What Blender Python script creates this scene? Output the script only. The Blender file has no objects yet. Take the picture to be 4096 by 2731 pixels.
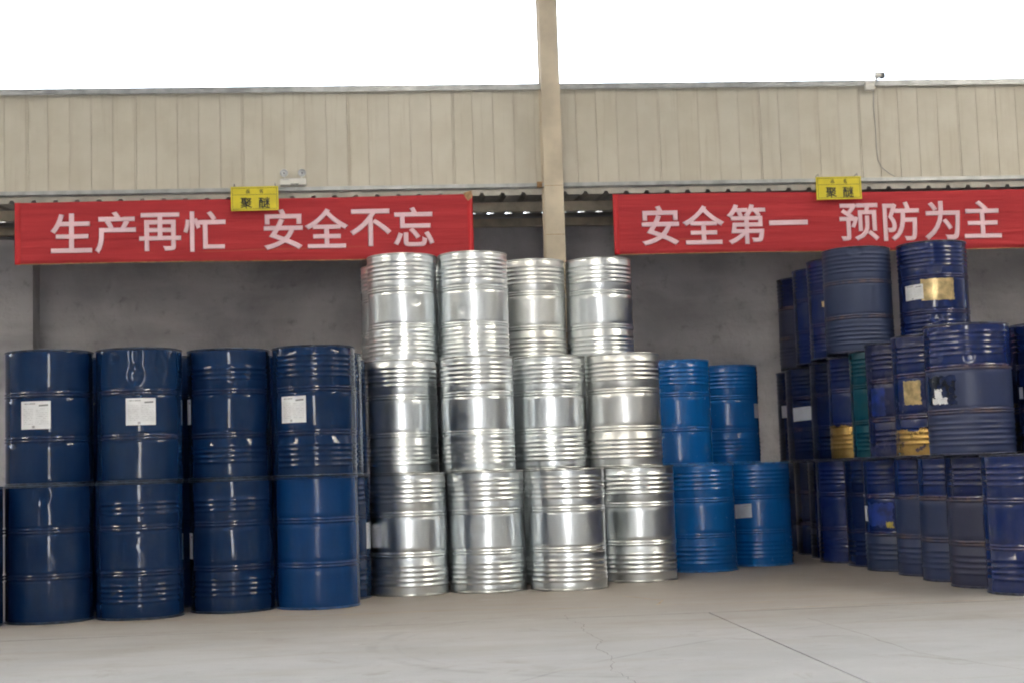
import bpy, math, random
from mathutils import noise as mnoise, Vector
R = math.radians
random.seed(7)
scene = bpy.context.scene
COL = scene.collection

# ------------------------------------------------------------------ camera
cam_d = bpy.data.cameras.new('camera')
cam = bpy.data.objects.new('camera', cam_d)
COL.objects.link(cam)
scene.camera = cam
CAM_H = 0.889
cam.location = (0, 0, CAM_H)
from mathutils import Matrix
PITCH, ROLL, YAW = R(5.07), R(1.85), R(4.68)
cam.rotation_euler = (Matrix.Rotation(-YAW, 3, 'Z') @ Matrix.Rotation(math.pi / 2 + PITCH, 3, 'X') @ Matrix.Rotation(-ROLL, 3, 'Z')).to_euler()
cam_d.sensor_width = 36
cam_d.lens = 36 * 1462 / 1024
cam_d.clip_end = 3000
cam_d.dof.use_dof = True
cam_d.dof.focus_distance = 9.0
cam_d.dof.aperture_fstop = 5.6

# ------------------------------------------------------------------ sky, sun, exposure
SUN_EL, SUN_AZ = R(48), R(205)
world = bpy.data.worlds.new('World')
scene.world = world
world.use_nodes = True
nt = world.node_tree
nt.nodes.clear()
sky = nt.nodes.new('ShaderNodeTexSky')
sky.sky_type = 'NISHITA'
sky.sun_disc = False
sky.sun_elevation = SUN_EL
sky.sun_rotation = SUN_AZ
sky.air_density = 1.0
sky.dust_density = 3.0
hsv = nt.nodes.new('ShaderNodeHueSaturation')
hsv.inputs['Saturation'].default_value = 0.45
bg = nt.nodes.new('ShaderNodeBackground')
bg.inputs['Strength'].default_value = 0.15
wo = nt.nodes.new('ShaderNodeOutputWorld')
nt.links.new(sky.outputs[0], hsv.inputs['Color'])
nt.links.new(hsv.outputs[0], bg.inputs['Color'])
nt.links.new(bg.outputs[0], wo.inputs['Surface'])

sun_d = bpy.data.lights.new('sun', 'SUN')
sun_d.energy = 4.8
sun_d.angle = R(2)
sun_d.color = (1, 0.97, 0.93)
sun = bpy.data.objects.new('sun', sun_d)
COL.objects.link(sun)
sdir = Vector((math.cos(SUN_EL) * math.sin(SUN_AZ), math.cos(SUN_EL) * math.cos(SUN_AZ), math.sin(SUN_EL)))
sun.rotation_euler = sdir.to_track_quat('Z', 'Y').to_euler()

vs = scene.view_settings
vs.view_transform = 'Standard'
vs.look = 'None'
vs.gamma = 1
vs.use_curve_mapping = False
vs.exposure = 3.9
scene.cycles.use_denoising = True
scene.cycles.max_bounces = 10
scene.cycles.diffuse_bounces = 6
scene.cycles.glossy_bounces = 6
scene.cycles.sample_clamp_indirect = 6.0
scene.cycles.filter_width = 2.0

# ------------------------------------------------------------------ helpers
def mesh_obj(name, verts, faces, mat=None, parent=None, smooth=False, uvs=None):
    me = bpy.data.meshes.new(name)
    me.from_pydata(verts, [], faces)
    if smooth:
        me.polygons.foreach_set('use_smooth', [True] * len(me.polygons))
    if uvs:
        lay = me.uv_layers.new(name='UVMap')
        for l in me.loops:
            lay.data[l.index].uv = uvs[l.vertex_index]
    me.update()
    if mat:
        me.materials.append(mat)
    return link(name, me, parent)

def link(name, me, parent=None):
    o = bpy.data.objects.new(name, me)
    COL.objects.link(o)
    o.parent = parent
    return o

def empty(name, loc, rz=0):
    o = bpy.data.objects.new(name, None)
    COL.objects.link(o)
    o.location = loc
    o.rotation_euler = (0, 0, rz)
    o.empty_display_size = 0.1
    return o

def tag(o, label=None, cat=None, group=None, kind=None):
    if label: o['label'] = label
    if cat: o['category'] = cat
    if group: o['group'] = group
    if kind: o['kind'] = kind
    return o

class MB:
    """collects simple solids into one mesh"""
    def __init__(s): s.v = []; s.f = []
    def box(s, x0, x1, y0, y1, z0, z1, bev=0.0):
        if bev <= 0:
            b = len(s.v)
            s.v += [(x, y, z) for z in (z0, z1) for y in (y0, y1) for x in (x0, x1)]
            s.f += [tuple(b + i for i in q) for q in ((0, 2, 3, 1), (4, 5, 7, 6), (0, 1, 5, 4), (2, 6, 7, 3), (0, 4, 6, 2), (1, 3, 7, 5))]
        else:
            c = bev
            b = len(s.v)
            for z, i in ((z0, c), (z0 + c, 0), (z1 - c, 0), (z1, c)):
                s.v += [(x0 + i, y0 + i, z), (x1 - i, y0 + i, z), (x1 - i, y1 - i, z), (x0 + i, y1 - i, z)]
            for k in range(3):
                for j in range(4):
                    s.f.append((b + 4*k + j, b + 4*k + (j+1) % 4, b + 4*k + 4 + (j+1) % 4, b + 4*k + 4 + j))
            s.f += [(b+3, b+2, b+1, b), (b+12, b+13, b+14, b+15)]
        return s
    def tube(s, pts, r, n=8, caps=True):
        b = len(s.v)
        m = len(pts)
        for i, p in enumerate(pts):
            p = Vector(p)
            d = (Vector(pts[min(i+1, m-1)]) - Vector(pts[max(i-1, 0)])).normalized()
            a = d.orthogonal().normalized() if abs(d.z) > 0.99 else d.cross(Vector((0, 0, 1))).normalized()
            c = d.cross(a)
            rr = r[i] if isinstance(r, (list, tuple)) else r
            for k in range(n):
                t = 2*math.pi*k/n
                s.v.append(tuple(p + a*math.cos(t)*rr + c*math.sin(t)*rr))
        for i in range(m-1):
            for k in range(n):
                s.f.append((b+i*n+k, b+i*n+(k+1) % n, b+(i+1)*n+(k+1) % n, b+(i+1)*n+k))
        if caps:
            s.f.append(tuple(b+k for k in reversed(range(n))))
            s.f.append(tuple(b+(m-1)*n+k for k in range(n)))
        return s
    def prism_x(s, prof, x0, x1):
        """prof = closed (y,z) outline, extruded along x"""
        b = len(s.v); n = len(prof)
        s.v += [(x0, y, z) for y, z in prof] + [(x1, y, z) for y, z in prof]
        for k in range(n):
            s.f.append((b+k, b+n+k, b+n+(k+1) % n, b+(k+1) % n))
        s.f.append(tuple(b+k for k in range(n))); s.f.append(tuple(b+n+k for k in reversed(range(n))))
        return s
    def build(s, name, mat, parent=None, smooth=False):
        return mesh_obj(name, s.v, s.f, mat, parent, smooth)

# ------------------------------------------------------------------ materials
def new_mat(name):
    m = bpy.data.materials.new(name)
    m.use_nodes = True
    return m, m.node_tree, m.node_tree.nodes['Principled BSDF']

class NG:
    """short node-graph helper"""
    def __init__(s, t): s.t = t
    def n(s, typ, **kw):
        nd = s.t.nodes.new(typ)
        for k, v in kw.items(): setattr(nd, k, v)
        return nd
    def set(s, sock, v):
        if hasattr(v, 'is_output') or isinstance(v, bpy.types.NodeSocket): s.t.links.new(v, sock)
        else: sock.default_value = v
    def math(s, op, a, b=0.0, c=None, clamp=False):
        nd = s.n('ShaderNodeMath', operation=op, use_clamp=clamp)
        s.set(nd.inputs[0], a); s.set(nd.inputs[1], b)
        if c is not None: s.set(nd.inputs[2], c)
        return nd.outputs[0]
    def mix(s, fac, a, b):
        nd = s.n('ShaderNodeMix', data_type='RGBA')
        s.set(nd.inputs[0], fac)
        s.set(nd.inputs[6], a if not isinstance(a, tuple) else (*a[:3], 1)); s.set(nd.inputs[7], b if not isinstance(b, tuple) else (*b[:3], 1))
        return nd.outputs[2]
    def noise(s, vec, scale, detail=4, rough=0.55, dist=0.0):
        nd = s.n('ShaderNodeTexNoise')
        s.t.links.new(vec, nd.inputs['Vector'])
        nd.inputs['Scale'].default_value = scale; nd.inputs['Detail'].default_value = detail
        nd.inputs['Roughness'].default_value = rough; nd.inputs['Distortion'].default_value = dist
        return nd.outputs[0]
    def ramp(s, v, lo, hi, a=0.0, b=1.0):
        nd = s.n('ShaderNodeMapRange', interpolation_type='SMOOTHSTEP')
        s.set(nd.inputs[0], v)
        for i, q in enumerate((lo, hi, a, b)): s.set(nd.inputs[i+1], q)
        return nd.outputs[0]
    def coords(s, kind='Object', scale=(1, 1, 1), rand=0.0):
        tc = s.n('ShaderNodeTexCoord')
        mp = s.n('ShaderNodeMapping')
        s.t.links.new(tc.outputs[kind], mp.inputs[0])
        mp.inputs['Scale'].default_value = scale
        if rand:
            oi = s.n('ShaderNodeObjectInfo')
            cb = s.n('ShaderNodeCombineXYZ')
            m = s.math('MULTIPLY', oi.outputs['Random'], rand)
            s.t.links.new(m, cb.inputs[0]); s.t.links.new(m, cb.inputs[1])
            s.t.links.new(cb.outputs[0], mp.inputs['Location'])
        return mp.outputs[0]
    def sep(s, vec):
        nd = s.n('ShaderNodeSeparateXYZ'); s.t.links.new(vec, nd.inputs[0]); return nd.outputs
    def bump(s, h, strength, dist, bsdf):
        nd = s.n('ShaderNodeBump'); nd.inputs['Strength'].default_value = strength; nd.inputs['Distance'].default_value = dist
        s.t.links.new(h, nd.inputs['Height']); s.t.links.new(nd.outputs[0], bsdf.inputs['Normal'])

def simple(name, col, rough=0.5, metal=0.0, var=0.12, scale=6, bump=0.0, rand=5.0):
    m, t, b = new_mat(name); g = NG(t)
    v = g.coords('Object', rand=rand)
    n = g.noise(v, scale, 5)
    dark = tuple(c*(1-var*1.6) for c in col); light = tuple(min(1, c*(1+var)) for c in col)
    g.set(b.inputs['Base Color'], g.mix(g.ramp(n, .3, .7), dark, light))
    b.inputs['Roughness'].default_value = rough; b.inputs['Metallic'].default_value = metal
    if bump: g.bump(g.noise(v, scale*6, 4), bump, 0.01, b)
    return m

def paint(name, col, rough=0.14, dust=0.15, dust_col=(.10, .11, .14), dz=None, wear=0.25, wear_col=(.17, .10, .06),
          gold=None, gold_x=None, spec=0.5, fade=0.0):
    """drum paint; dz = (z0, z1) band under which the paint has gone matte and dusty; gold = height up to which paint has flaked to gold lacquer"""
    m, t, b = new_mat(name); g = NG(t)
    raw = g.coords('Object'); x, y, z = g.sep(raw)
    v = g.coords('Object', rand=9.0)
    n1 = g.noise(v, 4.0, 5, .6); n2 = g.noise(v, 26, 4, .65)
    vst = g.coords('Object', (9, 9, 1.2), rand=9.0)
    n3 = g.noise(vst, 3.0, 4)
    lo = tuple(c*.78 for c in col); hi = tuple(c*1.16 for c in col)
    c0 = g.mix(n3, lo, hi)
    dm = g.math('MULTIPLY', g.ramp(n1, .35, .72), dust)
    if dz:
        zz = g.math('ADD', z, g.math('MULTIPLY', g.math('SUBTRACT', n2, .5), .02))
        band = g.ramp(zz, dz[1] + .012, dz[1] - .012)
        if dz[0] > 0: band = g.math('MULTIPLY', band, g.ramp(zz, dz[0] - .012, dz[0] + .012))
        dm = g.math('MAXIMUM', dm, g.math('MULTIPLY', band, g.math('ADD', g.math('MULTIPLY', n1, .35), .55)))
    c1 = g.mix(dm, c0, dust_col)
    # rubbed hoops and chimes
    hz = None
    for hc in (.3, .6):
        q = g.ramp(g.math('ABSOLUTE', g.math('SUBTRACT', z, hc)), .024, .010)
        hz = q if hz is None else g.math('MAXIMUM', hz, q)
    edge = g.math('MAXIMUM', g.ramp(z, .875, .893), g.ramp(z, .022, .006))
    hz = g.math('MAXIMUM', hz, edge)
    wm = g.math('MULTIPLY', g.math('MULTIPLY', hz, g.ramp(g.noise(v, 9, 5, .7), .35, .7)), wear*.75)
    specks = g.math('MULTIPLY', g.ramp(g.noise(v, 55, 3, .7), .70, .76), min(1, wear*.9))
    wm = g.math('MAXIMUM', wm, specks)
    sc = g.ramp(g.noise(g.coords('Object', (16, 16, 2.2), rand=21.0), 2.0, 6, .75, 1.2), .70, .74)
    sc = g.math('MULTIPLY', g.math('MULTIPLY', sc, g.ramp(n1, .42, .58)), .5)
    c1 = g.mix(sc, c1, tuple(min(.5, q*3+.03) for q in col))
    c2 = g.mix(wm, c1, wear_col)
    rg = g.math('ADD', rough, g.math('MULTIPLY', g.math('MAXIMUM', dm, wm), .42))
    rg = g.math('ADD', rg, g.math('MULTIPLY', g.ramp(n2, .5, .8), .08))
    metal = 0.0
    if gold:
        zb = g.math('ADD', z, g.math('MULTIPLY', g.math('SUBTRACT', g.noise(v, 11, 5, .65), .5), .11))
        lim = gold
        if gold_x is not None:
            lim = g.math('ADD', gold, g.math('MULTIPLY', g.ramp(x, gold_x - .004, gold_x + .004), .15))
        gm = g.math('LESS_THAN', zb, lim)
        flake = g.math('MULTIPLY', g.ramp(g.noise(v, 8, 5, .6), .62, .66), g.ramp(z, gold + .22, gold))
        gm = g.math('SUBTRACT', g.math('MAXIMUM', gm, 0.0), g.math('MULTIPLY', flake, .9), clamp=True)
        c2 = g.mix(gm, c2, g.mix(n2, (.34, .20, .055), (.62, .42, .15)))
        metal = g.math('MULTIPLY', gm, .75)
        rg = g.math('ADD', rg, g.math('MULTIPLY', gm, .12))
    g.set(b.inputs['Base Color'], c2); g.set(b.inputs['Roughness'], rg); g.set(b.inputs['Metallic'], metal)
    b.inputs['Specular IOR Level'].default_value = spec
    g.bump(g.noise(v, 9, 2), .05, .004, b)
    return m

def zinc(name, col, rough):
    m, t, b = new_mat(name); g = NG(t)
    v = g.coords('Object', rand=9.0); n1 = g.noise(v, 5, 5, .6)
    vo = g.n('ShaderNodeTexVoronoi'); t.links.new(v, vo.inputs['Vector']); vo.inputs['Scale'].default_value = 70
    cell = g.sep(vo.outputs['Color'])[0]
    c = g.mix(n1, tuple(q*.86 for q in col), col)
    c = g.mix(g.math('MULTIPLY', cell, .12), c, (.62, .63, .62))
    spots = g.ramp(g.noise(v, 30, 4, .7), .68, .76)
    c = g.mix(g.math('MULTIPLY', spots, .18), c, (.45, .44, .41))
    g.set(b.inputs['Base Color'], c); b.inputs['Metallic'].default_value = 1.0
    rg = g.math('ADD', rough, g.math('MULTIPLY', g.ramp(n1, .3, .75), .035))
    g.set(b.inputs['Roughness'], rg)
    g.bump(g.noise(v, 11, 2), .07, .004, b)
    return m

def paper(name, tint=(.74, .75, .77), print_amt=0.75):
    m, t, b = new_mat(name); g = NG(t)
    uv = g.coords('UV'); u, w, _ = g.sep(uv)
    row = g.math('FRACT', g.math('MULTIPLY', w, 15.0))
    line = g.math('MULTIPLY', g.math('GREATER_THAN', row, .62), 1.0)
    words = g.ramp(g.noise(g.coords('UV', (46, 15, 1), rand=4), 1.0, 2), .47, .53)
    cols = g.math('MULTIPLY', g.math('GREATER_THAN', u, .08), g.math('LESS_THAN', u, .93))
    body = g.math('MULTIPLY', cols, g.math('LESS_THAN', g.math('ABSOLUTE', g.math('SUBTRACT', w, .46)), .32))
    gut = g.math('GREATER_THAN', g.math('ABSOLUTE', g.math('SUBTRACT', u, .47)), .04)
    txt = g.math('MULTIPLY', g.math('MULTIPLY', g.math('MULTIPLY', line, words), body), g.math('MULTIPLY', gut, .45))
    head = g.math('MULTIPLY', g.math('LESS_THAN', g.math('ABSOLUTE', g.math('SUBTRACT', w, g.math('ADD', .80, g.math('MULTIPLY', u, .06)))), .03),
                  g.math('MULTIPLY', g.math('GREATER_THAN', u, .62), g.math('LESS_THAN', u, .92)))
    head2 = g.math('MULTIPLY', g.math('LESS_THAN', g.math('ABSOLUTE', g.math('SUBTRACT', w, .91)), .022),
                   g.math('MULTIPLY', g.math('LESS_THAN', u, .5), g.math('MULTIPLY', g.math('GREATER_THAN', u, .07), g.ramp(g.noise(g.coords('UV', (60, 4, 1)), 1, 2), .42, .5))))
    box = g.math('MULTIPLY', g.math('LESS_THAN', g.math('ABSOLUTE', g.math('SUBTRACT', w, .08)), .045), g.math('LESS_THAN', g.math('ABSOLUTE', g.math('SUBTRACT', u, .44)), .045))
    ink = g.math('MAXIMUM', g.math('MAXIMUM', txt, head), g.math('MAXIMUM', g.math('MULTIPLY', head2, .8), g.math('MULTIPLY', box, .7)))
    n = g.noise(g.coords('Object', rand=6), 14, 4)
    base = g.mix(g.ramp(n, .3, .8), tint, tuple(q*.85 for q in tint))
    g.set(b.inputs['Base Color'], g.mix(g.math('MULTIPLY', ink, print_amt), base, (.03, .03, .04)))
    b.inputs['Roughness'].default_value = .55
    return m

M = {}
NAVY = (.0030, .020, .072)
M['navy'] = paint('navy_gloss_paint', NAVY, .055, .08, wear=.12, spec=.33)
M['navy_b'] = paint('navy_gloss_paint_scuffed', (.0038, .022, .076), .07, .2, dust_col=(.025, .045, .08), wear=.25)
M['mid_blue'] = paint('mid_blue_paint', (.0028, .036, .140), .18, .12, dust_col=(.03, .07, .15), wear=.15, spec=.3)
M['sky_blue'] = paint('bright_blue_paint', (.003, .092, .32), .20, .10, dust_col=(.02, .10, .27), wear=.12)
IND = (.0055, .017, .098)
M['ind'] = paint('indigo_gloss_paint', IND, .08, .16, wear=.22)
M['ind2'] = paint('indigo_worn_paint', (.009, .015, .075), .16, .45, dust_col=(0.0236, 0.0223, 0.0403), wear=.6)
M['ind_low'] = paint('indigo_paint_matte_below', IND, .12, .15, dust_col=(.027, .039, .088), dz=(0, .60), wear=.8)
M['ind_low_b'] = paint('indigo_paint_grey_below', (.006, .013, .07), .12, .15, dust_col=(.037, .040, .070), dz=(0, .60), wear=.9)
M['ind_matte'] = paint('indigo_matte_paint', (.010, .022, .085), .22, .3, dust_col=(.025, .040, .092), dz=(0, .9), wear=.7)
M['ind_lowhalf'] = paint('indigo_paint_matte_foot', IND, .13, .15, dust_col=(.024, .037, .076), dz=(0, .30), wear=.6)
M['dark'] = paint('deep_navy_paint', (.0035, .012, .058), .10, .2, dust_col=(.015, .018, .03), wear=.3)
M['teal'] = paint('teal_paint', (.003, .055, .085), .15, .15, dust_col=(.03, .09, .11), wear=.25)
M['gold_foot'] = paint('indigo_paint_flaked_to_gold', IND, .14, .2, wear=.4, gold=.30)
M['gold_foot_b'] = paint('indigo_paint_half_flaked_to_gold', IND, .14, .35, dust_col=(0.0248, 0.0223, 0.0372), wear=.5, gold=.20, gold_x=-.02)
M['zinc'] = zinc('galvanised_steel', (.83, .865, .88), .295)
M['zinc_b'] = zinc('galvanised_steel_dull', (.76, .765, .75), .36)
M['zinc_rim'] = zinc('galvanised_rim', (.66, .67, .66), .28)
M['gold'] = simple('gold_lacquer', (.62, .47, .24), .33, .8, .25, 14)
M['paper'] = paper('printed_label_paper')
M['paper_b'] = paper('faded_label_paper', (.52, .55, .62), .25)
M['bluepatch'] = simple('fresh_blue_patch', (.012, .032, .20), .3, 0, .4, 12)
M['yellowpatch'] = simple('yellow_scrap', (.45, .36, .06), .6, 0, .3, 30)
M['worn_edge'] = simple('rubbed_navy_rim', (.026, .042, .075), .32, .3, .45, 22)
M['worn_edge_ind'] = simple('rubbed_indigo_rim', (.045, .05, .085), .4, .25, .5, 22)
M['rim_blue'] = simple('bright_blue_rim', (.02, .15, .42), .3, 0, .3, 22)
M['rim_mid'] = simple('mid_blue_rim', (.015, .06, .19), .3, 0, .35, 22)

def cladding_mat():
    m, t, b = new_mat('beige_coated_sheet'); g = NG(t)
    v = g.coords('Object', rand=13.0)
    n1 = g.noise(g.coords('Object', (14, 14, .8), rand=13.0), 1.6, 5, .6)
    n2 = g.noise(v, 3.0, 4)
    c = g.mix(g.ramp(n2, .3, .7), (.54, .495, .40), (.605, .565, .47))
    c = g.mix(g.math('MULTIPLY', g.ramp(n1, .52, .80), .40), c, (.36, .29, .20))
    oi = g.n('ShaderNodeObjectInfo')
    c = g.mix(g.math('MULTIPLY', oi.outputs['Random'], .16), c, (.46, .44, .39))
    # grime creeping along the lapped edges of each sheet (sheet runs 0 to 1 in its generated width)
    gx = g.sep(g.coords('Generated'))[0]
    ed = g.math('MAXIMUM', g.ramp(gx, .10, .0), g.ramp(gx, .93, 1.0))
    c = g.mix(g.math('MULTIPLY', ed, g.math('MULTIPLY', n1, .38)), c, (.34, .28, .21))
    g.set(b.inputs['Base Color'], c); b.inputs['Roughness'].default_value = .42
    g.bump(n2, .1, .01, b)
    return m
M['clad'] = cladding_mat()
M['strip'] = simple('pale_closure_strip', (.50, .47, .41), .45, 0, .12, 5)
M['beam'] = simple('beige_painted_steel', (.50, .44, .33), .45, 0, .18, 5)
M['column'] = simple('cream_painted_steel', (.56, .48, .36), .42, 0, .12, 3)
M['rusty'] = simple('rust_stained_steel', (.38, .22, .10), .7, 0, .3, 20)
M['flash'] = simple('grey_flashing', (.42, .43, .43), .38, .3, .15, 7)
M['sheetdark'] = simple('grey_corrugated_sheet', (.34, .33, .31), .5, .1, .15, 6)
M['red'] = None
M['yellow'] = simple('yellow_sign_board', (.72, .60, .02), .45, 0, .06, 8)
M['black'] = simple('black_print', (.025, .028, .02), .5, 0, .1, 8)
M['white_plastic'] = simple('white_plastic', (.74, .72, .67), .4, 0, .06, 8)
M['dark_plastic'] = simple('dark_plastic', (.06, .065, .07), .4, 0, .1, 8)
M['chrome'] = simple('lamp_reflector', (.66, .68, .70), .35, .3, .15, 30)
M['cable'] = simple('grey_cable', (.28, .275, .27), .6, 0, .1, 8)
M['banner_text'] = simple('pale_pink_print', (.86, .60, .66), .7, 0, .05, 4)
M['tape'] = simple('tan_tape', (.42, .25, .11), .6, 0, .25, 20)

def banner_mat():
    m, t, b = new_mat('red_banner_cloth'); g = NG(t)
    v = g.coords('Object')
    n = g.noise(g.coords('Object', (.6, 1, 9)), 1.6, 5, .6)
    c = g.mix(g.ramp(n, .3, .7), (.41, .021, .029), (.50, .031, .039))
    fold = g.ramp(g.noise(g.coords('Object', (.35, 1, 14)), 1.2, 3), .66, .72)
    c = g.mix(g.math('MULTIPLY', fold, .28), c, (.50, .16, .08))
    g.set(b.inputs['Base Color'], c); b.inputs['Roughness'].default_value = .75
    g.bump(g.math('ADD', g.math('MULTIPLY', g.noise(v, 260, 2), .05), g.noise(g.coords('Object', (.5, 1, 7)), 1.5, 4, .5, .5)), .55, .05, b)
    return m
M['red'] = banner_mat()
M['hem'] = simple('bright_red_hem', (.60, .014, .022), .5, 0, .08, 5)

def concrete_wall_mat():
    m, t, b = new_mat('grey_cast_concrete'); g = NG(t)
    v = g.coords('Object')
    n1 = g.noise(v, .9, 6, .6, .4); n2 = g.noise(v, 7, 6, .65); n3 = g.noise(g.coords('Object', (.5, 1, 3)), 1.3, 5)
    c = g.mix(g.ramp(n1, .3, .72), (.31, .30, .32), (.51, .495, .515))
    c = g.mix(g.math('MULTIPLY', g.ramp(n3, .45, .75), .45), c, (.60, .59, .60))
    c = g.mix(g.math('MULTIPLY', g.ramp(n2, .54, .76), .5), c, (.15, .14, .145))
    g.set(b.inputs['Base Color'], c); b.inputs['Roughness'].default_value = .85
    g.bump(g.math('ADD', n2, n1), .6, .03, b)
    return m
M['conc'] = concrete_wall_mat()

def floor_mat():
    m, t, b = new_mat('trowelled_concrete_floor'); g = NG(t)
    v = g.coords('Object'); x, y, z = g.sep(v)
    n1 = g.noise(v, .55, 6, .6, .5); n2 = g.noise(v, 3.2, 6, .62); n3 = g.noise(v, 22, 5, .65)
    n4 = g.noise(g.coords('Object', (.5, 2.2, 1)), 1.5, 6, .62, .8)
    c = g.mix(g.ramp(n1, .3, .7), (.325, .338, .360), (.39, .404, .428))
    c = g.mix(g.math('MULTIPLY', g.ramp(n4, .48, .75), .5), c, (.30, .286, .268))
    c = g.mix(g.math('MULTIPLY', g.ramp(n2, .55, .78), .35), c, (.27, .255, .24))
    c = g.mix(g.math('MULTIPLY', g.ramp(n3, .66, .78), .3), c, (.20, .19, .18))
    # tan dust toward the stacks, toned down to paint in contact shade, uneven edge
    yd = g.math('ADD', y, g.math('MULTIPLY', g.math('SUBTRACT', n4, .5), 2.2))
    dust = g.math('MULTIPLY', g.ramp(yd, 6.6, 10.8), .85)
    c = g.mix(dust, c, g.mix(n2, (.235, .20, .165), (.30, .262, .222)))
    # drips, oil spots and swept grit
    n5 = g.noise(v, 1.7, 6, .7, 1.5); n6 = g.noise(g.coords('Object', (1, 3.4, 1)), 2.6, 5, .7, .6)
    c = g.mix(g.math('MULTIPLY', g.ramp(n5, .57, .70), .55), c, (.24, .225, .21))
    c = g.mix(g.math('MULTIPLY', g.ramp(n6, .62, .70), .35), c, (.46, .46, .46))
    c = g.mix(g.math('MULTIPLY', g.ramp(g.noise(v, 45, 4, .75), .60, .72), .5), c, (.13, .12, .11))
    # rubber scuff arcs left by a truck
    for (cx, cy, r0, w, a) in ((1.35, 7.75, 1.50, .045, .2), (1.42, 7.75, 1.44, .02, .12), (-2.6, 7.0, 1.9, .04, .18), (4.6, 3.6, 4.9, .014, .4)):
        dx = g.math('SUBTRACT', x, cx); dy = g.math('SUBTRACT', y, cy)
        d = g.math('SQRT', g.math('ADD', g.math('MULTIPLY', dx, dx), g.math('MULTIPLY', dy, dy)))
        k = g.ramp(g.math('ABSOLUTE', g.math('SUBTRACT', d, r0)), w, w*.3)
        k = g.math('MULTIPLY', g.math('MULTIPLY', k, g.ramp(n2, .35, .6)), a)
        k = g.math('MULTIPLY', k, g.ramp(dx, .2*(1 if cx < 2 else 50), -.4))
        c = g.mix(k, c, (.14, .135, .14))
    g.set(b.inputs['Base Color'], c)
    g.set(b.inputs['Roughness'], g.math('ADD', .45, g.math('MULTIPLY', n2, .35)))
    g.bump(g.math('ADD', n3, n2), .12, .006, b)
    return m
M['floor'] = floor_mat()
M['joint'] = simple('dirt_in_joint', (.17, .155, .14), .9, 0, .3, 8)
M['tan_dust'] = simple('tan_dust_line', (.40, .30, .20), .9, 0, .25, 7)
M['yard'] = simple('yard_concrete', (.48, .475, .47), .8, 0, .15, .3)
M['roof_in'] = simple('roof_sheet_underside', (.36, .36, .355), .5, 0, .1, 1)
M['added_end_wall'] = simple('added_end_wall_sheet', (.58, .54, .46), .5, 0, .1, 1)
M['added_wall'] = simple('added_front_wall_sheet', (.42, .42, .425), .5, 0, .1, 1)

def added_skylight_mat():
    m = bpy.data.materials.new('translucent_added_roof_light'); m.use_nodes = True
    t = m.node_tree; t.nodes.clear()
    o = t.nodes.new('ShaderNodeOutputMaterial'); tr = t.nodes.new('ShaderNodeBsdfTranslucent')
    tr.inputs[0].default_value = (.85, .82, .75, 1)
    t.links.new(tr.outputs[0], o.inputs[0])
    return m
M['added_skylight'] = added_skylight_mat()

# ------------------------------------------------------------------ the place: ground, floor, shed
YP, YW = 13.6, 15.5
g0 = MB(); g0.v = [(-1500, -1500, -.06), (1500, -1500, -.06), (1500, 1500, -.06), (-1500, 1500, -.06)]; g0.f = [(0, 1, 2, 3)]
tag(g0.build('ground', M['yard']), kind='structure')

floor = empty('floor', (0, 0, 0)); tag(floor, kind='structure')
GAP = .005
xs = [-22, -10.15, -4.15, 1.87, 7.87, 13.87, 22]
for i in range(len(xs)-1):
    MB().box(xs[i]+GAP, xs[i+1]-GAP, -6.1, 8.86-GAP, -.055, 0).build('floor_slab', M['floor'], floor)
MB().box(xs[0]+GAP, xs[-1]-GAP, 8.86+GAP, 15.45, -.055, 0).build('floor_slab', M['floor'], floor)

def strip_on_floor(name, pts, w, mat, z=.004, jitter=0.0, sub=1):
    """flat ragged ribbon lying on the floor"""
    P = []
    for i in range(len(pts)-1):
        for k in range(sub):
            t = k/sub
            P.append((pts[i][0]*(1-t)+pts[i+1][0]*t, pts[i][1]*(1-t)+pts[i+1][1]*t))
    P.append(pts[-1])
    v, f = [], []
    for i, (x, y) in enumerate(P):
        x += random.uniform(-jitter, jitter); y += random.uniform(-jitter, jitter)
        a = P[max(i-1, 0)]; b = P[min(i+1, len(P)-1)]
        d = Vector((b[0]-a[0], b[1]-a[1])).normalized()
        ww = w*random.uniform(.5, 1.2)
        v += [(x - d.y*ww/2, y + d.x*ww/2, z), (x + d.y*ww/2, y - d.x*ww/2, z)]
        if i: f.append((2*i-2, 2*i-1, 2*i+1, 2*i))
    return mesh_obj(name, v, f, mat, floor)
strip_on_floor('floor_crack', [(1.02, 9.05), (1.0, 8.75), (1.05, 8.45), (1.0, 8.1), (1.05, 7.7), (.97, 7.3), (1.0, 6.95), (.93, 6.5), (.97, 6.1), (.95, 5.6)], .003, M['joint'], .003, .012, 7)
strip_on_floor('floor_crack', [(2.32, 8.3), (2.36, 7.4), (2.36, 6.64), (2.6, 5.9), (2.7, 5.5)], .004, M['joint'], .003, .008, 6)
strip_on_floor('dust_line', [(-2.7, 9.62), (-1.8, 9.72), (.24, 9.62), (1.25, 9.42), (1.45, 9.4)], .016, M['tan_dust'], .004, .004, 10)
strip_on_floor('dust_line', [(2.06, 8.875), (2.64, 8.95), (3.2, 8.92), (4.2, 8.87)], .02, M['tan_dust'], .004, .004, 10)
strip_on_floor('dust_line', [(1.55, 10.2), (1.75, 9.75), (1.66, 9.45), (1.95, 9.38), (2.4, 9.34)], .014, M['tan_dust'], .004, .006, 8)

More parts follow.
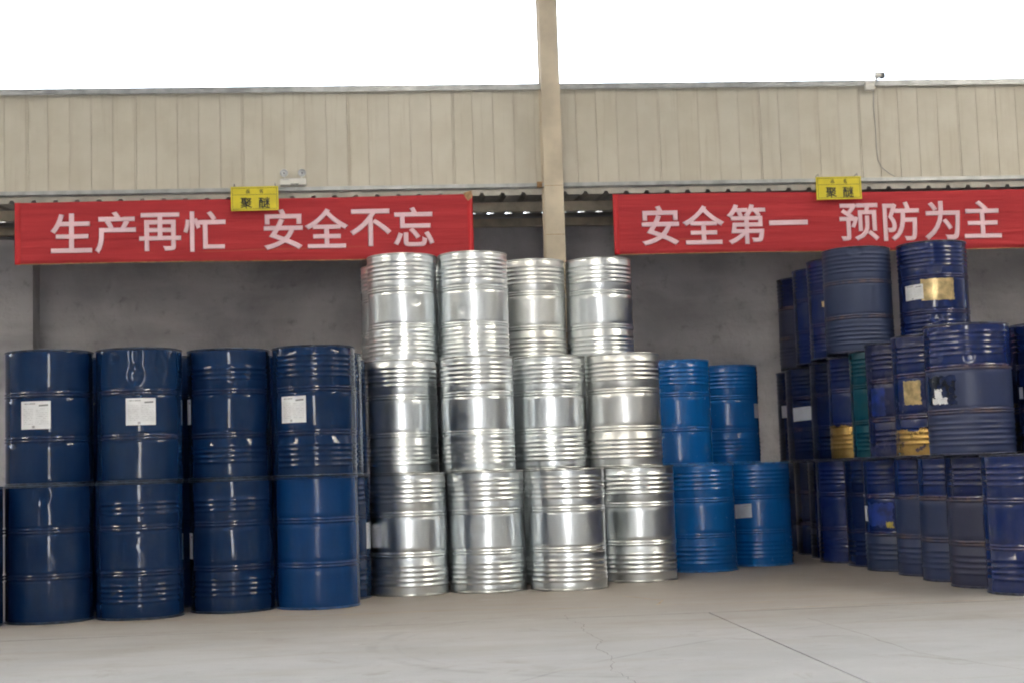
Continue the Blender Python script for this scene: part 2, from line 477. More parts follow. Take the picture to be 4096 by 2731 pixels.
# unseen roof and the added walls and roof lights (behind and above the camera)
RZ = 6.4
roof = empty('roof', (0, 0, RZ)); tag(roof, kind='structure')
YF = -1.6
LY0, LY1 = 4.2, 9.4                       # unseen roof lights, added for floor light and rib highlights, run between these
lights_x = [(-8.6, -7.1), (-.2, .5), (7.2, 8.7)]
MB().box(-26, 26, YF-1.4, LY0, 0, .06).build('roof_sheet', M['roof_in'], roof)
MB().box(-26, 26, LY1, 15.6, 0, .06).build('roof_sheet', M['roof_in'], roof)
edges = [-26] + [q for p_ in lights_x for q in p_] + [26]
for i in range(0, len(edges), 2):
    MB().box(edges[i], edges[i+1], LY0+.002, LY1-.002, 0, .06).build('roof_sheet', M['roof_in'], roof)
for a, b_ in lights_x:
    MB().box(a+.003, b_-.003, LY0+.004, LY1-.004, .02, .022).build('added_roof_light', M['added_skylight'], roof)
# unseen front wall added behind the camera; its doorway puts streaks on the drums
fw = empty('added_front_wall', (0, YF, 0)); tag(fw, kind='structure')
DOORS = [(-.55, .65)]
xx = [-26] + [q for d_ in DOORS for q in d_] + [26]
for i in range(0, len(xx), 2):
    MB().box(xx[i], xx[i+1], -.1, 0, -.05, 6.25).build('added_wall_sheet', M['added_wall'], fw)
for a, b_ in DOORS:
    MB().box(a, b_, -.098, -.002, 4.4, 6.248).build('door_lintel', M['added_wall'], fw)

for sx in (-1, 1):
    ew = empty('added_end_wall', (sx*22.0, 0, 0)); tag(ew, kind='structure')  # unseen end walls added to close off side light in the drum reflections
    MB().box(-.05, .05, YF, 15.5, -.05, 6.3).build('added_wall_sheet', M['added_end_wall'], ew)

# cast concrete back wall under the lean-to
wall = empty('concrete_wall', (0, YW, 0))
tag(wall, 'grey cast concrete back wall with stains behind the drum stacks', 'wall')
MB().box(-22, 22, 0, .24, -.05, 2.421).build('lower_pour', M['conc'], wall)
MB().box(-22, 22, .003, .24, 2.4225, 3.61).build('upper_pour', M['conc'], wall)
for k, (x0, x1) in enumerate(((-4.3, -3.66), (7.4, 8.0))):
    p_ = empty('concrete_pillar', (0, YW-.3, 0))
    tag(p_, ('square concrete pillar at the left end of the back wall', 'square concrete pillar at the right end of the back wall')[k], 'pillar')
    MB().box(x0, x1, 0, .296, -.05, 3.42, .012).build('shaft', M['conc'], p_)

# lean-to roof of trapezoidal sheet over the back wall, rising slightly outwards
def trapezoid_sheet(name, x0, x1, pitch, y0, z0, y1, z1, h, mat, parent, off=0.0):
    v, f = [], []
    prof = []
    x = x0 + off
    while x < x1:
        prof += [(x, 0), (x+pitch-.075, 0), (x+pitch-.055, h), (x+pitch-.02, h)]
        x += pitch
    n = len(prof)
    for (y, z) in ((y0, z0), (y1, z1)):
        v += [(px, y, z+pz) for px, pz in prof]
    for i in range(n-1): f.append((i, i+1, n+i+1, n+i))
    o = mesh_obj(name, v, f, mat, parent)
    s = o.modifiers.new('thickness', 'SOLIDIFY'); s.thickness = .002; s.offset = 1
    return o
leanto = empty('lean_to_roof', (0, 0, 0))
tag(leanto, 'corrugated metal lean-to roof with cross beams above the concrete wall', 'roof')
PITCHX = .1969; X0 = -3.526
trapezoid_sheet('corrugated_sheet', X0 - 40*PITCHX, 18, PITCHX, 13.601, 3.4885, 15.86, 3.678, .042, M['sheetdark'], leanto, off=-.082)
def c_purlin(name, x0, x1, y, z0, z1, mat, parent):
    prof = [(y, z0), (y+.06, z0), (y+.06, z0+.018), (y+.056, z0+.018), (y+.056, z0+.004), (y+.004, z0+.004), (y+.004, z1-.004), (y+.056, z1-.004), (y+.056, z1-.018), (y+.06, z1-.018), (y+.06, z1), (y, z1)]
    return MB().prism_x(prof, x0, x1).build(name, mat, parent)
c_purlin('purlin', -20, 20, 14.2, 3.435, 3.53, M['beam'], leanto)
c_purlin('purlin', -20, 20, 15.28, 3.470, 3.555, M['beam'], leanto)
MB().box(-20, 20, 15.52, 15.56, 3.612, 3.6515).build('eaves_board', M['sheetdark'], leanto)

# sheet-clad upper wall in two bays
def cladding(label, i0, i1, x_lo, x_hi):
    w = empty('cladding_wall', (0, YP, 0))
    tag(w, label, 'wall')
    for i in range(i0, i1):
        a = max(X0 + i*PITCHX, x_lo); b = min(X0 + (i+1)*PITCHX, x_hi)
        if b - a < .02: continue
        dy = random.uniform(-.0015, .0015)
        gw, gd = .0035, .003
        lap = (i % 5 == 1)
        prof = [(a+.0001, gd), (a+gw, dy), (b-gw, dy), (b-.0001, gd)]
        if lap: prof = [(a+.0001, gd), (a+gw, dy), (a+gw+.012, dy), (a+gw+.015, dy+.006), (a+gw+.019, dy), (b-gw, dy), (b-.0001, gd)]
        n = len(prof)
        v = [(x, y, z) for z in (3.541, 4.52) for x, y in prof] + [(prof[0][0], .03, 3.541), (prof[-1][0], .03, 3.541), (prof[0][0], .03, 4.52), (prof[-1][0], .03, 4.52)]
        f = [(k, k+1, n+k+1, n+k) for k in range(n-1)]
        e = 2*n
        f += [(0, n, e+2, e), (n-1, e+1, e+3, 2*n-1), (e, e+2, e+3, e+1), tuple(range(n-1, -1, -1)) + (e, e+1), tuple(range(n, 2*n)) + (e+3, e+2)]
        mesh_obj('panel', v, f, M['clad'], w)
    # cap flashing, bottom flashing
    MB().prism_x([(-.055, 4.487), (-.045, 4.487), (-.04, 4.535), (.09, 4.538), (.09, 4.546), (-.052, 4.545)], x_lo, x_hi).build('cap_flashing', M['flash'], w)
    MB().prism_x([(-.004, 3.594), (-.050, 3.586), (-.052, 3.552), (-.018, 3.540), (-.018, 3.545), (-.046, 3.556), (-.045, 3.580), (-.004, 3.588)], x_lo, x_hi).build('bottom_flashing', M['flash'], w)
    MB().box(x_lo, x_hi, .031, .05, 3.532, 4.50).build('leak_backing', M['sheetdark'], w)  # unseen backing added to block daylight leaking through the panel seams
    # closure strip under the flashing, notched where the lean-to ribs run through
    v, f = [], []
    def quad(a, b, z0, z1):
        q = len(v)
        v.extend([(a, -.004, z0), (b, -.004, z0), (b, -.004, z1), (a, -.004, z1), (a, .0, z0), (b, .0, z0), (b, .0, z1), (a, .0, z1)])
        f.extend([(q, q+1, q+2, q+3), (q+5, q+4, q+7, q+6), (q+1, q, q+4, q+5), (q, q+3, q+7, q+4), (q+2, q+1, q+5, q+6), (q+3, q+2, q+6, q+7)])
    x = X0 + i0*PITCHX
    outline = [(x_lo, 3.540), (x_hi, 3.540)]
    low = [(x_lo, 3.483)]
    while x < x_hi + PITCHX:
        c_ = x + .067
        for dx, dz in ((-.028, 0), (-.017, .026), (.015, .026), (.026, 0)):
            if x_lo + .001 < c_+dx < x_hi - .001: low.append((c_+dx, 3.483+dz))
        x += PITCHX
    low.append((x_hi, 3.483))
    n = len(low)
    v = [(a, y, z) for y in (-.005, -.001) for a, z in low] + [(a, y, 3.540) for y in (-.005, -.001) for a, z in low]
    f = [(k, k+1, 2*n+k+1, 2*n+k) for k in range(n-1)] + [(n+k+1, n+k, 3*n+k, 3*n+k+1) for k in range(n-1)] + [(k+1, k, n+k, n+k+1) for k in range(n-1)]
    mesh_obj('closure_strip', v, f, M['strip'], w)
    return w
cladding('beige ribbed sheet wall above the banners, left of the cream column', -42, 26, -11.8, 1.50)
cladding('beige ribbed sheet wall above the banners, right of the cream column', 25, 90, 1.56, 14.2)

# notched closure strip is the lower edge of the sheets: dark rib ends under it
# central steel column, an H section
col = empty('steel_column', (1.53, 13.35, 0))
tag(col, 'cream painted steel column rising between the two red banners', 'column')
MB().box(-.09, .09, 0, .014, 0, 6.4, .003).build('front_flange', M['column'], col)
MB().box(-.006, .006, .0145, .215, 0, 6.4).build('web', M['column'], col)
MB().box(-.09, .09, .2155, .23, 0, 6.4, .003).build('back_flange', M['column'], col)
for z in (3.52, 3.06):
    MB().box(-.0905, .0905, -.001, .0004, z, z+.004).build('weld_line', M['rusty'], col)
MB().box(-.14, -.094, .13, .18, 3.535, 3.585).build('bracket', M['rusty'], col)

# ------------------------------------------------------------------ drums
RB, H = .288, .90
def profile(ribs, step=.045):
    """(r, z) outline of the drum side; ribs = (upper, lower) bead lists"""
    pts = [(RB-.003, .010), (RB-.0005, .022)]
    marks = []
    for hc in (.3, .6): marks.append((hc, 'h'))
    for z in ribs: marks.append((z, 'r'))
    marks.sort()
    for z, k in marks:
        if k == 'h':
            for dz, dr in ((-.030, 0), (-.024, -.0036), (-.018, -.0022), (-.012, .0046), (-.0075, .0048), (-.003, -.0006), (0, -.0018), (.003, -.0006), (.0075, .0048), (.012, .0046), (.018, -.0022), (.024, -.0036), (.030, 0)):
                pts.append((RB+dr, z+dz))
        else:
            for dz, dr in ((-.016, -.002), (-.011, -.0011), (-.0055, .0028), (0, .0043), (.0055, .0028), (.011, -.0011)):
                pts.append((RB+dr, z+dz))
    pts += [(RB, .80)] if not ribs else []
    pts += [(RB-.0005, .878), (RB-.003, .890)]
    pts.sort(key=lambda q: q[1])
    out = [pts[0]]
    for p_ in pts[1:]:
        while p_[1] - out[-1][1] > step:
            out.append((RB, out[-1][1] + step*.66))
        out.append(p_)
    return out
RIB_UP5 = [.690 + .036*k for k in range(5)]
RIB_LO5 = [.075 + .036*k for k in range(5)]
RIB_UP3 = [.690 + .034*k for k in range(3)]
RIB_LO4 = [.120 + .034*k for k in range(4)]
KINDS = {'plain': [], 'full': RIB_LO5 + RIB_UP5, 'part': RIB_LO4 + RIB_UP3, 'upper': RIB_UP5, 'four': [.10+.04*k for k in range(4)] + [.70+.038*k for k in range(4)]}
def body_mesh(kind, seed, wob=.0008, dents=()):
    prof = profile(KINDS[kind], .018 if dents else .045)
    NSEG = 160 if dents else 80
    rnd = random.Random(seed)
    off = Vector((rnd.uniform(0, 90), rnd.uniform(0, 90), 0))
    v, f = [], []
    for (r, z) in prof:
        for k in range(NSEG):
            a = 2*math.pi*k/NSEG
            ca, sa = math.cos(a), math.sin(a)
            env = min(1, z/.06, (H-z)/.06)
            dr = wob*2.2*env*mnoise.noise(Vector((ca*1.7, sa*1.7, z*3.2)) + off) + wob*.8*env*mnoise.noise(Vector((ca*4.5, sa*4.5, z*9)) + off)
            for (da, dzc, wa, wz, dep, lip) in dents:
                dd = (a - math.pi*1.5) - da   # angle 0 faces -Y, positive to +X
                dd = (dd + math.pi) % (2*math.pi) - math.pi
                q = math.sqrt((dd*RB/wa)**2 + ((z-dzc)/wz)**2)
                if q < 1.5:
                    s = max(0, min(1, (1-q)/.6)); s = s*s*(3-2*s)
                    dr -= dep*s
                    dr += lip*math.exp(-((q-1.05)/.16)**2)
            v.append(((r+dr)*ca, (r+dr)*sa, z))
    m = len(prof)
    for i in range(m-1):
        for k in range(NSEG):
            f.append((i*NSEG+k, i*NSEG+(k+1) % NSEG, (i+1)*NSEG+(k+1) % NSEG, (i+1)*NSEG+k))
    me = bpy.data.meshes.new('drum_body')
    me.from_pydata(v, [], f)
    me.polygons.foreach_set('use_smooth', [True]*len(me.polygons))
    me.update()
    return me
def ring_mesh(name, prof, n=64, close=True):
    v, f = [], []
    m = len(prof)
    for r, z in prof:
        v += [(r*math.cos(2*math.pi*k/n), r*math.sin(2*math.pi*k/n), z) for k in range(n)]
    for i in range(m if close else m-1):
        j = (i+1) % m
        for k in range(n):
            f.append((i*n+k, i*n+(k+1) % n, j*n+(k+1) % n, j*n+k))
    me = bpy.data.meshes.new(name); me.from_pydata(v, [], f)
    me.polygons.foreach_set('use_smooth', [True]*len(me.polygons)); me.update()
    return me
def disc_mesh(name, prof, n=48):
    me = ring_mesh(name, prof, n, False)
    return me
TOP_RIM = ring_mesh('top_rim', [(0.2795, .886), (0.2795, .896), (0.2820, .8995), (0.2875, .8998), (0.2915, .897), (0.2922, .892), (0.2900, .8875), (0.2850, .885)])
BOT_RIM = ring_mesh('bottom_rim', [(0.2795, .014), (0.2795, .004), (0.2820, .0005), (0.2875, .0002), (0.2915, .003), (0.2922, .008), (0.2900, .0125), (0.2850, .015)])
LID = disc_mesh('lid', [(.0005, .878), (.18, .879), (.255, .876), (.272, .877), (.2795, .889)])
BASE = disc_mesh('base', [(.2795, .011), (.272, .022), (.0005, .022)])
BUNG = ring_mesh('bung', [(.0005, .016), (.030, .016), (.034, .011), (.034, 0), (.0005, 0)], 20, False)
BUNG2 = ring_mesh('bung', [(.0005, .012), (.014, .012), (.017, .008), (.017, 0), (.0005, 0)], 16, False)

_cache = {}
def shared(me, mat):
    k = (me.name, mat.name)
    if k not in _cache:
        c = me.copy(); c.materials.clear(); c.materials.append(mat); _cache[k] = c
    return _cache[k]
_bodies = {}
def get_body(kind, var, wob):
    k = (kind, var, wob)
    if k not in _bodies: _bodies[k] = body_mesh(kind, hash(kind) % 50 if False else len(kind)*13+var, wob)
    return _bodies[k]

def patch(name, a0, a1, z0, z1, mat, parent, r=None, jag=0.0, seed=1, nx=14, nz=12, tilt=0.0):
    """curved scrap of paper or paint hugging the drum; angles in degrees, 0 faces -Y, + to +X"""
    r = (r or RB) + .0022
    rnd = random.Random(seed)
    v, f, uv = [], [], []
    for j in range(nz+1):
        for i in range(nx+1):
            u, w = i/nx, j/nz
            a = R(a0 + (a1-a0)*u); z = z0 + (z1-z0)*w + tilt*(u-.5)
            if jag:
                if i in (0, nx): a += R(rnd.uniform(-1, 1)*jag*22)
                if j in (0, nz): z += rnd.uniform(-1, 1)*jag*.10
                if (i in (0, nx)) and (j in (0, nz)): a *= 1
            v.append((r*math.sin(a), -r*math.cos(a), z)); uv.append((u, w))
    n0 = len(v)
    for j in range(nz):
        for i in range(nx):
            q = j*(nx+1)+i
            f.append((q, q+1, q+nx+2, q+nx+1))
    return mesh_obj(name, v, f, mat, parent, True, uv)

count = [0]
STACK = .9005
def drum(x, y, tier, kind, mat, label, group, rim=None, var=0, wob=.0008, rot=None, dents=(), decals=(), cat='drum'):
    count[0] += 1
    if mat.startswith('zinc'): wob = .0013
    rnd = random.Random(count[0]*17)
    if rot is None: rot = 0 if (dents) else rnd.uniform(0, 6.28)
    if mat in ('gold_foot', 'gold_foot_b'): rot = 0
    root = empty('steel_drum', (x, y, tier*STACK), rot)
    tag(root, label, cat, group)
    pm = M[mat]; rm = M[rim or ('zinc_rim' if mat.startswith('zinc') else 'worn_edge')]
    me = body_mesh(kind, count[0], wob, dents) if dents else get_body(kind, var % 3, wob)
    link('body', shared(me, pm), root)
    link('top_rim', shared(TOP_RIM, rm), root)
    link('bottom_rim', shared(BOT_RIM, rm), root)
    lid = link('lid', shared(LID, pm), root)
    b1 = link('bung', shared(BUNG, pm), lid); b1.location = (.20, 0, .877)
    b2 = link('bung', shared(BUNG2, pm), lid); b2.location = (-.20, 0, .877)
    link('base', shared(BASE, pm), root)
    for d in decals:
        nm, a0, a1, z0, z1, mt = d[:6]
        kw = d[6] if len(d) > 6 else {}
        face = -math.degrees(math.atan2(x, y))          # bearing of the photographer's side
        patch(nm, a0 + face - math.degrees(rot), a1 + face - math.degrees(rot), z0, z1, M[mt], root, **kw)
    return root
AS = lambda u: math.degrees(math.asin(max(-1, min(1, u))))

GL = 'dark blue drums stacked at the left'
# left block: two tiers
drum(-2.862, 9.85, 0, 'plain', 'navy', 'dark blue drum cut off by the left edge of the photo', GL, var=1)
drum(-2.325, 10.09, 0, 'plain', 'navy', 'smooth dark blue drum with a funnel dent under its rim, bottom left', GL,
     dents=((R(13-10), .83, .060, .07, .007, .0004), (R(13-9), .70, .03, .16, .004, .0)))
drum(-1.735, 10.12, 0, 'part', 'navy', 'ribbed dark blue drum with a creased middle, under the drum with the big scraped dent', GL,
     dents=((R(13), .52, .12, .07, .005, .0), (R(20), .845, .03, .03, .004, .0004)))
drum(-1.145, 10.36, 0, 'part', 'navy', 'ribbed dark blue drum on the floor beside the mid blue drum', GL, var=1, decals=(('paper_label', AS(-.995), AS(-.92), .365, .54, 'paper'),))
drum(-.560, 10.38, 0, 'plain', 'mid_blue', 'smooth mid blue drum, lighter than the dark drums, next to the silver stack', GL, rim='rim_mid', var=2)
drum(-2.345, 10.20, 1, 'plain', 'navy', 'smooth dark blue drum with a paper label low at left, upper tier, leftmost', GL, var=2, wob=.0005,
     decals=(('paper_label', AS(-.62), AS(.02), .37, .555, 'paper'),))
drum(-1.745, 10.22, 1, 'plain', 'navy_b', 'dark blue drum with a big scraped dent above its centred paper label', GL,
     dents=((R(9.5)-R(5), .715, .062, .085, .014, .0012), (R(9.5)-R(5), .84, .05, .13, .010, .0), (R(9.5)-R(34), .83, .045, .045, .006, .001), (R(9.5)+R(30), .78, .05, .12, .006, .001)),
     decals=(('paper_label', AS(-.31), AS(.36), .378, .558, 'paper'),))
drum(-1.160, 10.44, 1, 'part', 'navy', 'ribbed dark blue drum with its label turned to the left edge, upper tier', GL, var=2,
     decals=(('paper_label', AS(-.995), AS(-.91), .385, .56, 'paper'),))
drum(-.560, 10.36, 1, 'full', 'navy', 'fully ribbed dark blue drum with a paper label at left, on the mid blue drum', GL, var=0, wob=.0012,
     decals=(('paper_label', AS(-.77), AS(-.20), .37, .552, 'paper'),))
drum(-.490, 11.00, 0, 'full', 'navy', 'dark ribbed drum squeezed behind the mid blue drum, a label edge showing', GL, var=1, decals=(('paper_label', 62, 84, .36, .55, 'paper_b'),))
drum(-.530, 10.97, 1, 'full', 'navy', 'ribbed dark blue drum peeping out behind the top drum beside the silver stack', GL, var=2)
drum(-.505, 11.60, 0, 'plain', 'navy', 'dark drum in shadow at the back of the left block, floor tier', GL)
drum(-.510, 11.59, 1, 'plain', 'navy', 'dark drum in shadow at the back of the left block, upper tier', GL, var=1)
for i, x in enumerate((-2.33, -1.74, -1.15)):
    for t in (0, 1):
        drum(x, 10.86 if i < 2 else 11.04, t, 'plain', 'navy', 'dark blue drum in the hidden second row of the left block', 'second row of the left block', var=i)

GS = 'galvanised drums stacked in the middle'
Z = 'zinc'
drum(.085, 11.17, 0, 'full', Z, 'galvanised drum on the floor with a grey label, next to the dark blue block', GS, decals=(('paper_label', AS(-.95), AS(-.70), .36, .53, 'paper_b'),), var=0)
drum(.680, 11.20, 0, 'full', Z, 'second galvanised drum from the left on the floor', GS, dents=((R(-20), .46, .07, .05, .003, 0), (R(25), .2, .05, .05, .003, .0003)))
drum(1.285, 11.11, 0, 'full', Z, 'third galvanised drum from the left on the floor, standing farthest forward', GS, dents=((R(20), .43, .06, .07, .003, 0), (R(-18), .74, .06, .05, .0025, 0)))
drum(1.925, 11.66, 0, 'full', Z, 'galvanised drum on the floor set back beside the bright blue drums', GS, var=0)
drum(.055, 11.80, 1, 'full', Z, 'galvanised drum in the middle tier, leftmost, half dark with the reflected blue block', GS, var=1)
drum(.660, 11.60, 1, 'full', Z, 'second galvanised drum from the left in the middle tier', GS, dents=((R(-30), .40, .07, .06, .003, 0), (R(12), .8, .05, .04, .003, .0003)))
drum(1.260, 11.78, 1, 'full', Z, 'third galvanised drum from the left in the middle tier', GS, dents=((R(-35), .76, .05, .04, .004, .0005),))
drum(1.855, 11.72, 1, 'full', 'zinc_b', 'duller galvanised drum in the middle tier, rightmost, beside the bright blue drum', GS, var=1)
drum(.090, 12.19, 2, 'full', Z, 'galvanised drum in the top tier, leftmost of the four in front', GS, dents=((R(22), .50, .08, .05, .003, 0), (R(-14), .18, .06, .06, .003, 0)))
drum(.682, 12.15, 2, 'full', Z, 'galvanised drum in the top tier, second from the left, tallest in the picture', GS, dents=((R(18), .76, .045, .04, .006, .0006), (R(-20), .42, .06, .05, .0025, 0)))
drum(1.225, 12.66, 2, 'full', 'zinc_b', 'galvanised drum in the top tier standing right in front of the steel column', GS, var=1)
drum(1.815, 12.65, 2, 'full', Z, 'galvanised drum in the top tier, rightmost, right of the steel column', GS, var=2)
drum(.023, 12.80, 2, 'full', Z, 'galvanised drum peeping out behind the top left silver drum', GS, var=1)
drum(.620, 12.82, 2, 'full', Z, 'galvanised drum glimpsed in the gap between the two top left silver drums', GS, var=0)
for (x, y, t) in ((.09, 11.78, 0), (.69, 11.82, 0), (1.29, 11.74, 0), (1.92, 12.27, 0), (.08, 12.39, 0), (.68, 12.43, 0), (1.28, 12.42, 0), (1.9, 12.88, 0), (.08, 13.0, 0), (.68, 13.03, 0), (1.25, 13.03, 0),
                  (.075, 12.41, 1), (.67, 12.22, 1), (1.26, 12.42, 1), (1.86, 12.36, 1), (.06, 13.02, 1), (.66, 12.96, 1), (1.25, 13.03, 1), (1.86, 12.96, 1)):
    drum(x, y, t, 'full', Z, 'galvanised drum in the hidden rows inside the silver stack', 'hidden rows of the silver stack', var=int(x*7) % 3)

GB = 'bright blue drums'
drum(2.595, 12.43, 0, 'full', 'sky_blue', 'bright blue drum on the floor touching the silver stack', GB, rim='rim_blue', var=0, wob=.0005)
drum(3.205, 12.88, 0, 'full', 'sky_blue', 'bright blue drum on the floor with a grey paper label', GB, rim='rim_blue', var=1, wob=.0005,
     decals=(('paper_label', AS(-.80), AS(-.20), .42, .54, 'paper_b', {'tilt': .012}),))
drum(2.465, 12.62, 1, 'upper', 'sky_blue', 'bright blue drum on the upper tier touching the silver stack', GB, rim='rim_blue', var=2, wob=.0006)
drum(3.095, 13.45, 1, 'full', 'sky_blue', 'bright blue drum on the upper tier standing back against the wall', GB, rim='rim_blue', var=0, wob=.0005,
     decals=(('paper_label', AS(.85), AS(.99), .41, .54, 'paper_b'),))
for (x, y) in ((2.56, 13.03), (3.19, 13.49)):
    drum(x, y, 0, 'full', 'sky_blue', 'bright blue drum hidden behind the front bright blue drums', 'hidden bright blue drums', rim='rim_blue')

GN = 'worn indigo drums stacked at the right'
RI = 'worn_edge_ind'
n1 = [(4.12, 9.33, 'four', 'ind', 'glossy indigo drum on the floor at the right edge of the photo', (), (('white_mark', 20, 27, .55, .60, 'paper'),)),
      (4.105, 9.92, 'four', 'ind_low_b', 'indigo drum gone grey and matte below its upper third, second from the right edge', (), ()),
      (4.12, 10.507, 'four', 'ind_low', 'matte indigo drum with a rust spot at its foot, third from the right edge', (), (('rust_spot', -18, -4, .012, .035, 'rusty', {'jag': .06}),)),
      (4.14, 11.094, 'four', 'ind_low', 'matte blue drum between the rust spotted drum and the one with a torn label', (), ()),
      (4.085, 11.683, 'four', 'ind_lowhalf', 'indigo drum with a torn blue and yellow label on its middle', (), (('torn_label', AS(-.86), AS(-.2), .36, .54, 'bluepatch', {'jag': .12}), ('label_scrap', AS(-.40), AS(-.22), .35, .39, 'yellowpatch', {'jag': .1, 'r': .2886}), ('white_mark', AS(-.97), AS(-.9), .40, .52, 'paper', {'jag': .05, 'r': .2886}))),
      (4.11, 12.27, 'four', 'dark', 'dark indigo drum left of the one with a torn label, floor tier', (), ()),
      (4.035, 12.858, 'four', 'ind', 'dark indigo drum with a column of bright rib highlights, floor tier', (), ()),
      (4.13, 13.446, 'four', 'dark', 'narrow glimpse of a dark drum on the floor deep in the right stack', (), ()),
      (4.16, 14.034, 'plain', 'dark', 'dark drum on the floor just right of the labelled bright blue drum', (), ()),
      (4.19, 14.622, 'plain', 'dark', 'rearmost dark drum on the floor of the right stack', (), ())]
for i, (x, y, k, mt, lb, dn, dc) in enumerate(n1):
    drum(x, y, 0, k, mt, lb, GN, RI, var=i, dents=dn, decals=dc)
f7 = -math.atan2(4.0, 9.91)
n2 = [(4.00, 9.91, 'full', 'ind_low', 'large looking matte indigo drum with a torn white label scrap, front of the middle tier', ((f7+R(-38), .745, .035, .10, .006, .002), (f7+R(3), .66, .045, .035, .005, .001), (f7+R(18), .655, .035, .03, .004, .001)),
       (('label_ghost', AS(-.93), AS(-.30), .35, .545, 'darkpatch', {'jag': .10}), ('label_scrap', AS(-.84), AS(-.50), .355, .395, 'paper', {'jag': .06, 'r': .2886}), ('label_scrap', AS(-.78), AS(-.62), .395, .455, 'paper', {'jag': .08, 'r': .2886}))),
      (4.04, 10.70, 'four', 'gold_foot_b', 'indigo drum flaked to gold at its foot, just behind the large matte drum', (), (('flaked_patch', AS(-.72), AS(-.30), .385, .56, 'gold', {'jag': .05}),)),
      (4.05, 11.35, 'four', 'ind2', 'worn purple blue drum with a fresh bright blue patch, middle tier', (), (('fresh_patch', AS(-.88), AS(-.52), .33, .55, 'bluepatch', {'jag': .05}),)),
      (4.135, 12.05, 'full', 'teal', 'teal green drum in the middle tier, the only one of its colour', (), ()),
      (4.14, 12.70, 'four', 'gold_foot', 'indigo drum whose lower third has flaked to gold, left of the teal drum', (), ()),
      (4.16, 13.34, 'four', 'dark', 'plain dark indigo drum between the gold footed drum and the labelled one', (), ()),
      (4.10, 13.97, 'four', 'dark', 'dark indigo drum with a square grey label, middle tier near the wall', (), (('paper_label', AS(-.77), AS(-.18), .385, .515, 'paper_b', {'tilt': .01}),)),
      (4.18, 14.60, 'four', 'dark', 'rearmost dark drum in the middle tier, a label edge showing', (), (('paper_label', AS(-.85), AS(-.60), .44, .56, 'paper_b'),))]
def darkpatch():
    return simple('label_ghost', (.008, .016, .06), .2, 0, .6, 16)
M['darkpatch'] = darkpatch()
for i, (x, y, k, mt, lb, dn, dc) in enumerate(n2):
    drum(x, y, 1, k, mt, lb, GN, RI, var=i+1, dents=dn, decals=dc)
drum(4.640, 9.96, 1, 'four', 'dark', 'dark drum cut off by the right edge, behind the large matte drum', GN, RI, decals=(('paper_label', AS(-.80), AS(-.72), .38, .46, 'paper_b'),))
f4 = -math.atan2(4.61, 12.1)
n3 = [(4.610, 12.07, 'full', 'ind', 'indigo drum with a gold scraped rectangle and white label, top tier, rightmost', ((f4+R(4), .655, .06, .05, .007, .002), (f4+R(2), .24, .05, .05, .010, .003), (f4+R(-20), .86, .05, .04, .006, .001)),
       (('flaked_patch', AS(-.34), AS(.57), .395, .575, 'gold', {'jag': .03}), ('paper_label', AS(-.78), AS(-.28), .41, .535, 'paper', {'r': .2886, 'tilt': .006, 'jag': .01}))),
      (4.030, 12.32, 'full', 'ind_matte', 'matte dusty blue drum without gloss, top tier, left of the gold scraped drum', ((-math.atan2(4.03, 12.32)+R(0), .86, .07, .05, .012, .002),), ()),
      (4.070, 12.95, 'full', 'ind', 'glossy indigo drum with a small gold chip, third from the right in the top tier', (), (('chip', AS(-.55), AS(-.42), .46, .51, 'gold', {'jag': .08}),)),
      (4.110, 13.58, 'full', 'ind', 'glossy indigo drum second from the left in the top tier', (), ()),
      (4.130, 14.22, 'full', 'ind_low_b', 'indigo drum matte below its upper third, leftmost of the top tier', (), ())]
for i, (x, y, k, mt, lb, dn, dc) in enumerate(n3):
    drum(x, y, 2, k, mt, lb, GN, RI, var=i, dents=dn, decals=dc)
for (x, y, t) in ((4.71, 9.93, 0), (4.72, 10.53, 0), (4.73, 11.12, 0), (4.72, 11.71, 0), (4.72, 12.3, 0), (4.65, 10.56, 1), (4.66, 11.25, 1), (4.73, 11.9, 1), (4.74, 12.5, 1)):
    drum(x, y, t, 'four', 'dark', 'dark indigo drum in the hidden second column of the right stack', 'second column of the right stack', RI, var=int(y*3) % 3)

# ------------------------------------------------------------------ banners
def wave(x, z):
    return .008*math.sin(x*1.1 + z*.8) + .0015*math.sin(x*1.9 - z*2.2)
def glyph(ch, x, z, size, parent, mat, y, bold, name='character', wavy=True):
    cu = bpy.data.curves.new('glyph', 'FONT')
    cu.body = ch; cu.size = size; cu.align_x = 'CENTER'; cu.bevel_depth = bold*size; cu.bevel_resolution = 0
    cu.resolution_u = 4
    ob = bpy.data.objects.new('glyph_source', cu); COL.objects.link(ob)
    dg = bpy.context.evaluated_depsgraph_get()
    me = bpy.data.meshes.new_from_object(ob.evaluated_get(dg))
    bpy.data.objects.remove(ob); bpy.data.curves.remove(cu)
    xs_ = [v.co.x for v in me.vertices]; ys_ = [v.co.y for v in me.vertices]
    cx, cy = (min(xs_)+max(xs_))/2, (min(ys_)+max(ys_))/2
    if ch == '一': cy = cy
    for v in me.vertices:
        gx, gz = v.co.x-cx, v.co.y-cy
        v.co = (x+gx, y - v.co.z*.12 + (wave(x+gx, z+gz) if wavy else 0), z+gz)
    me.materials.clear(); me.materials.append(mat)
    me.name = name
    o = link(name, me, parent)
    return o
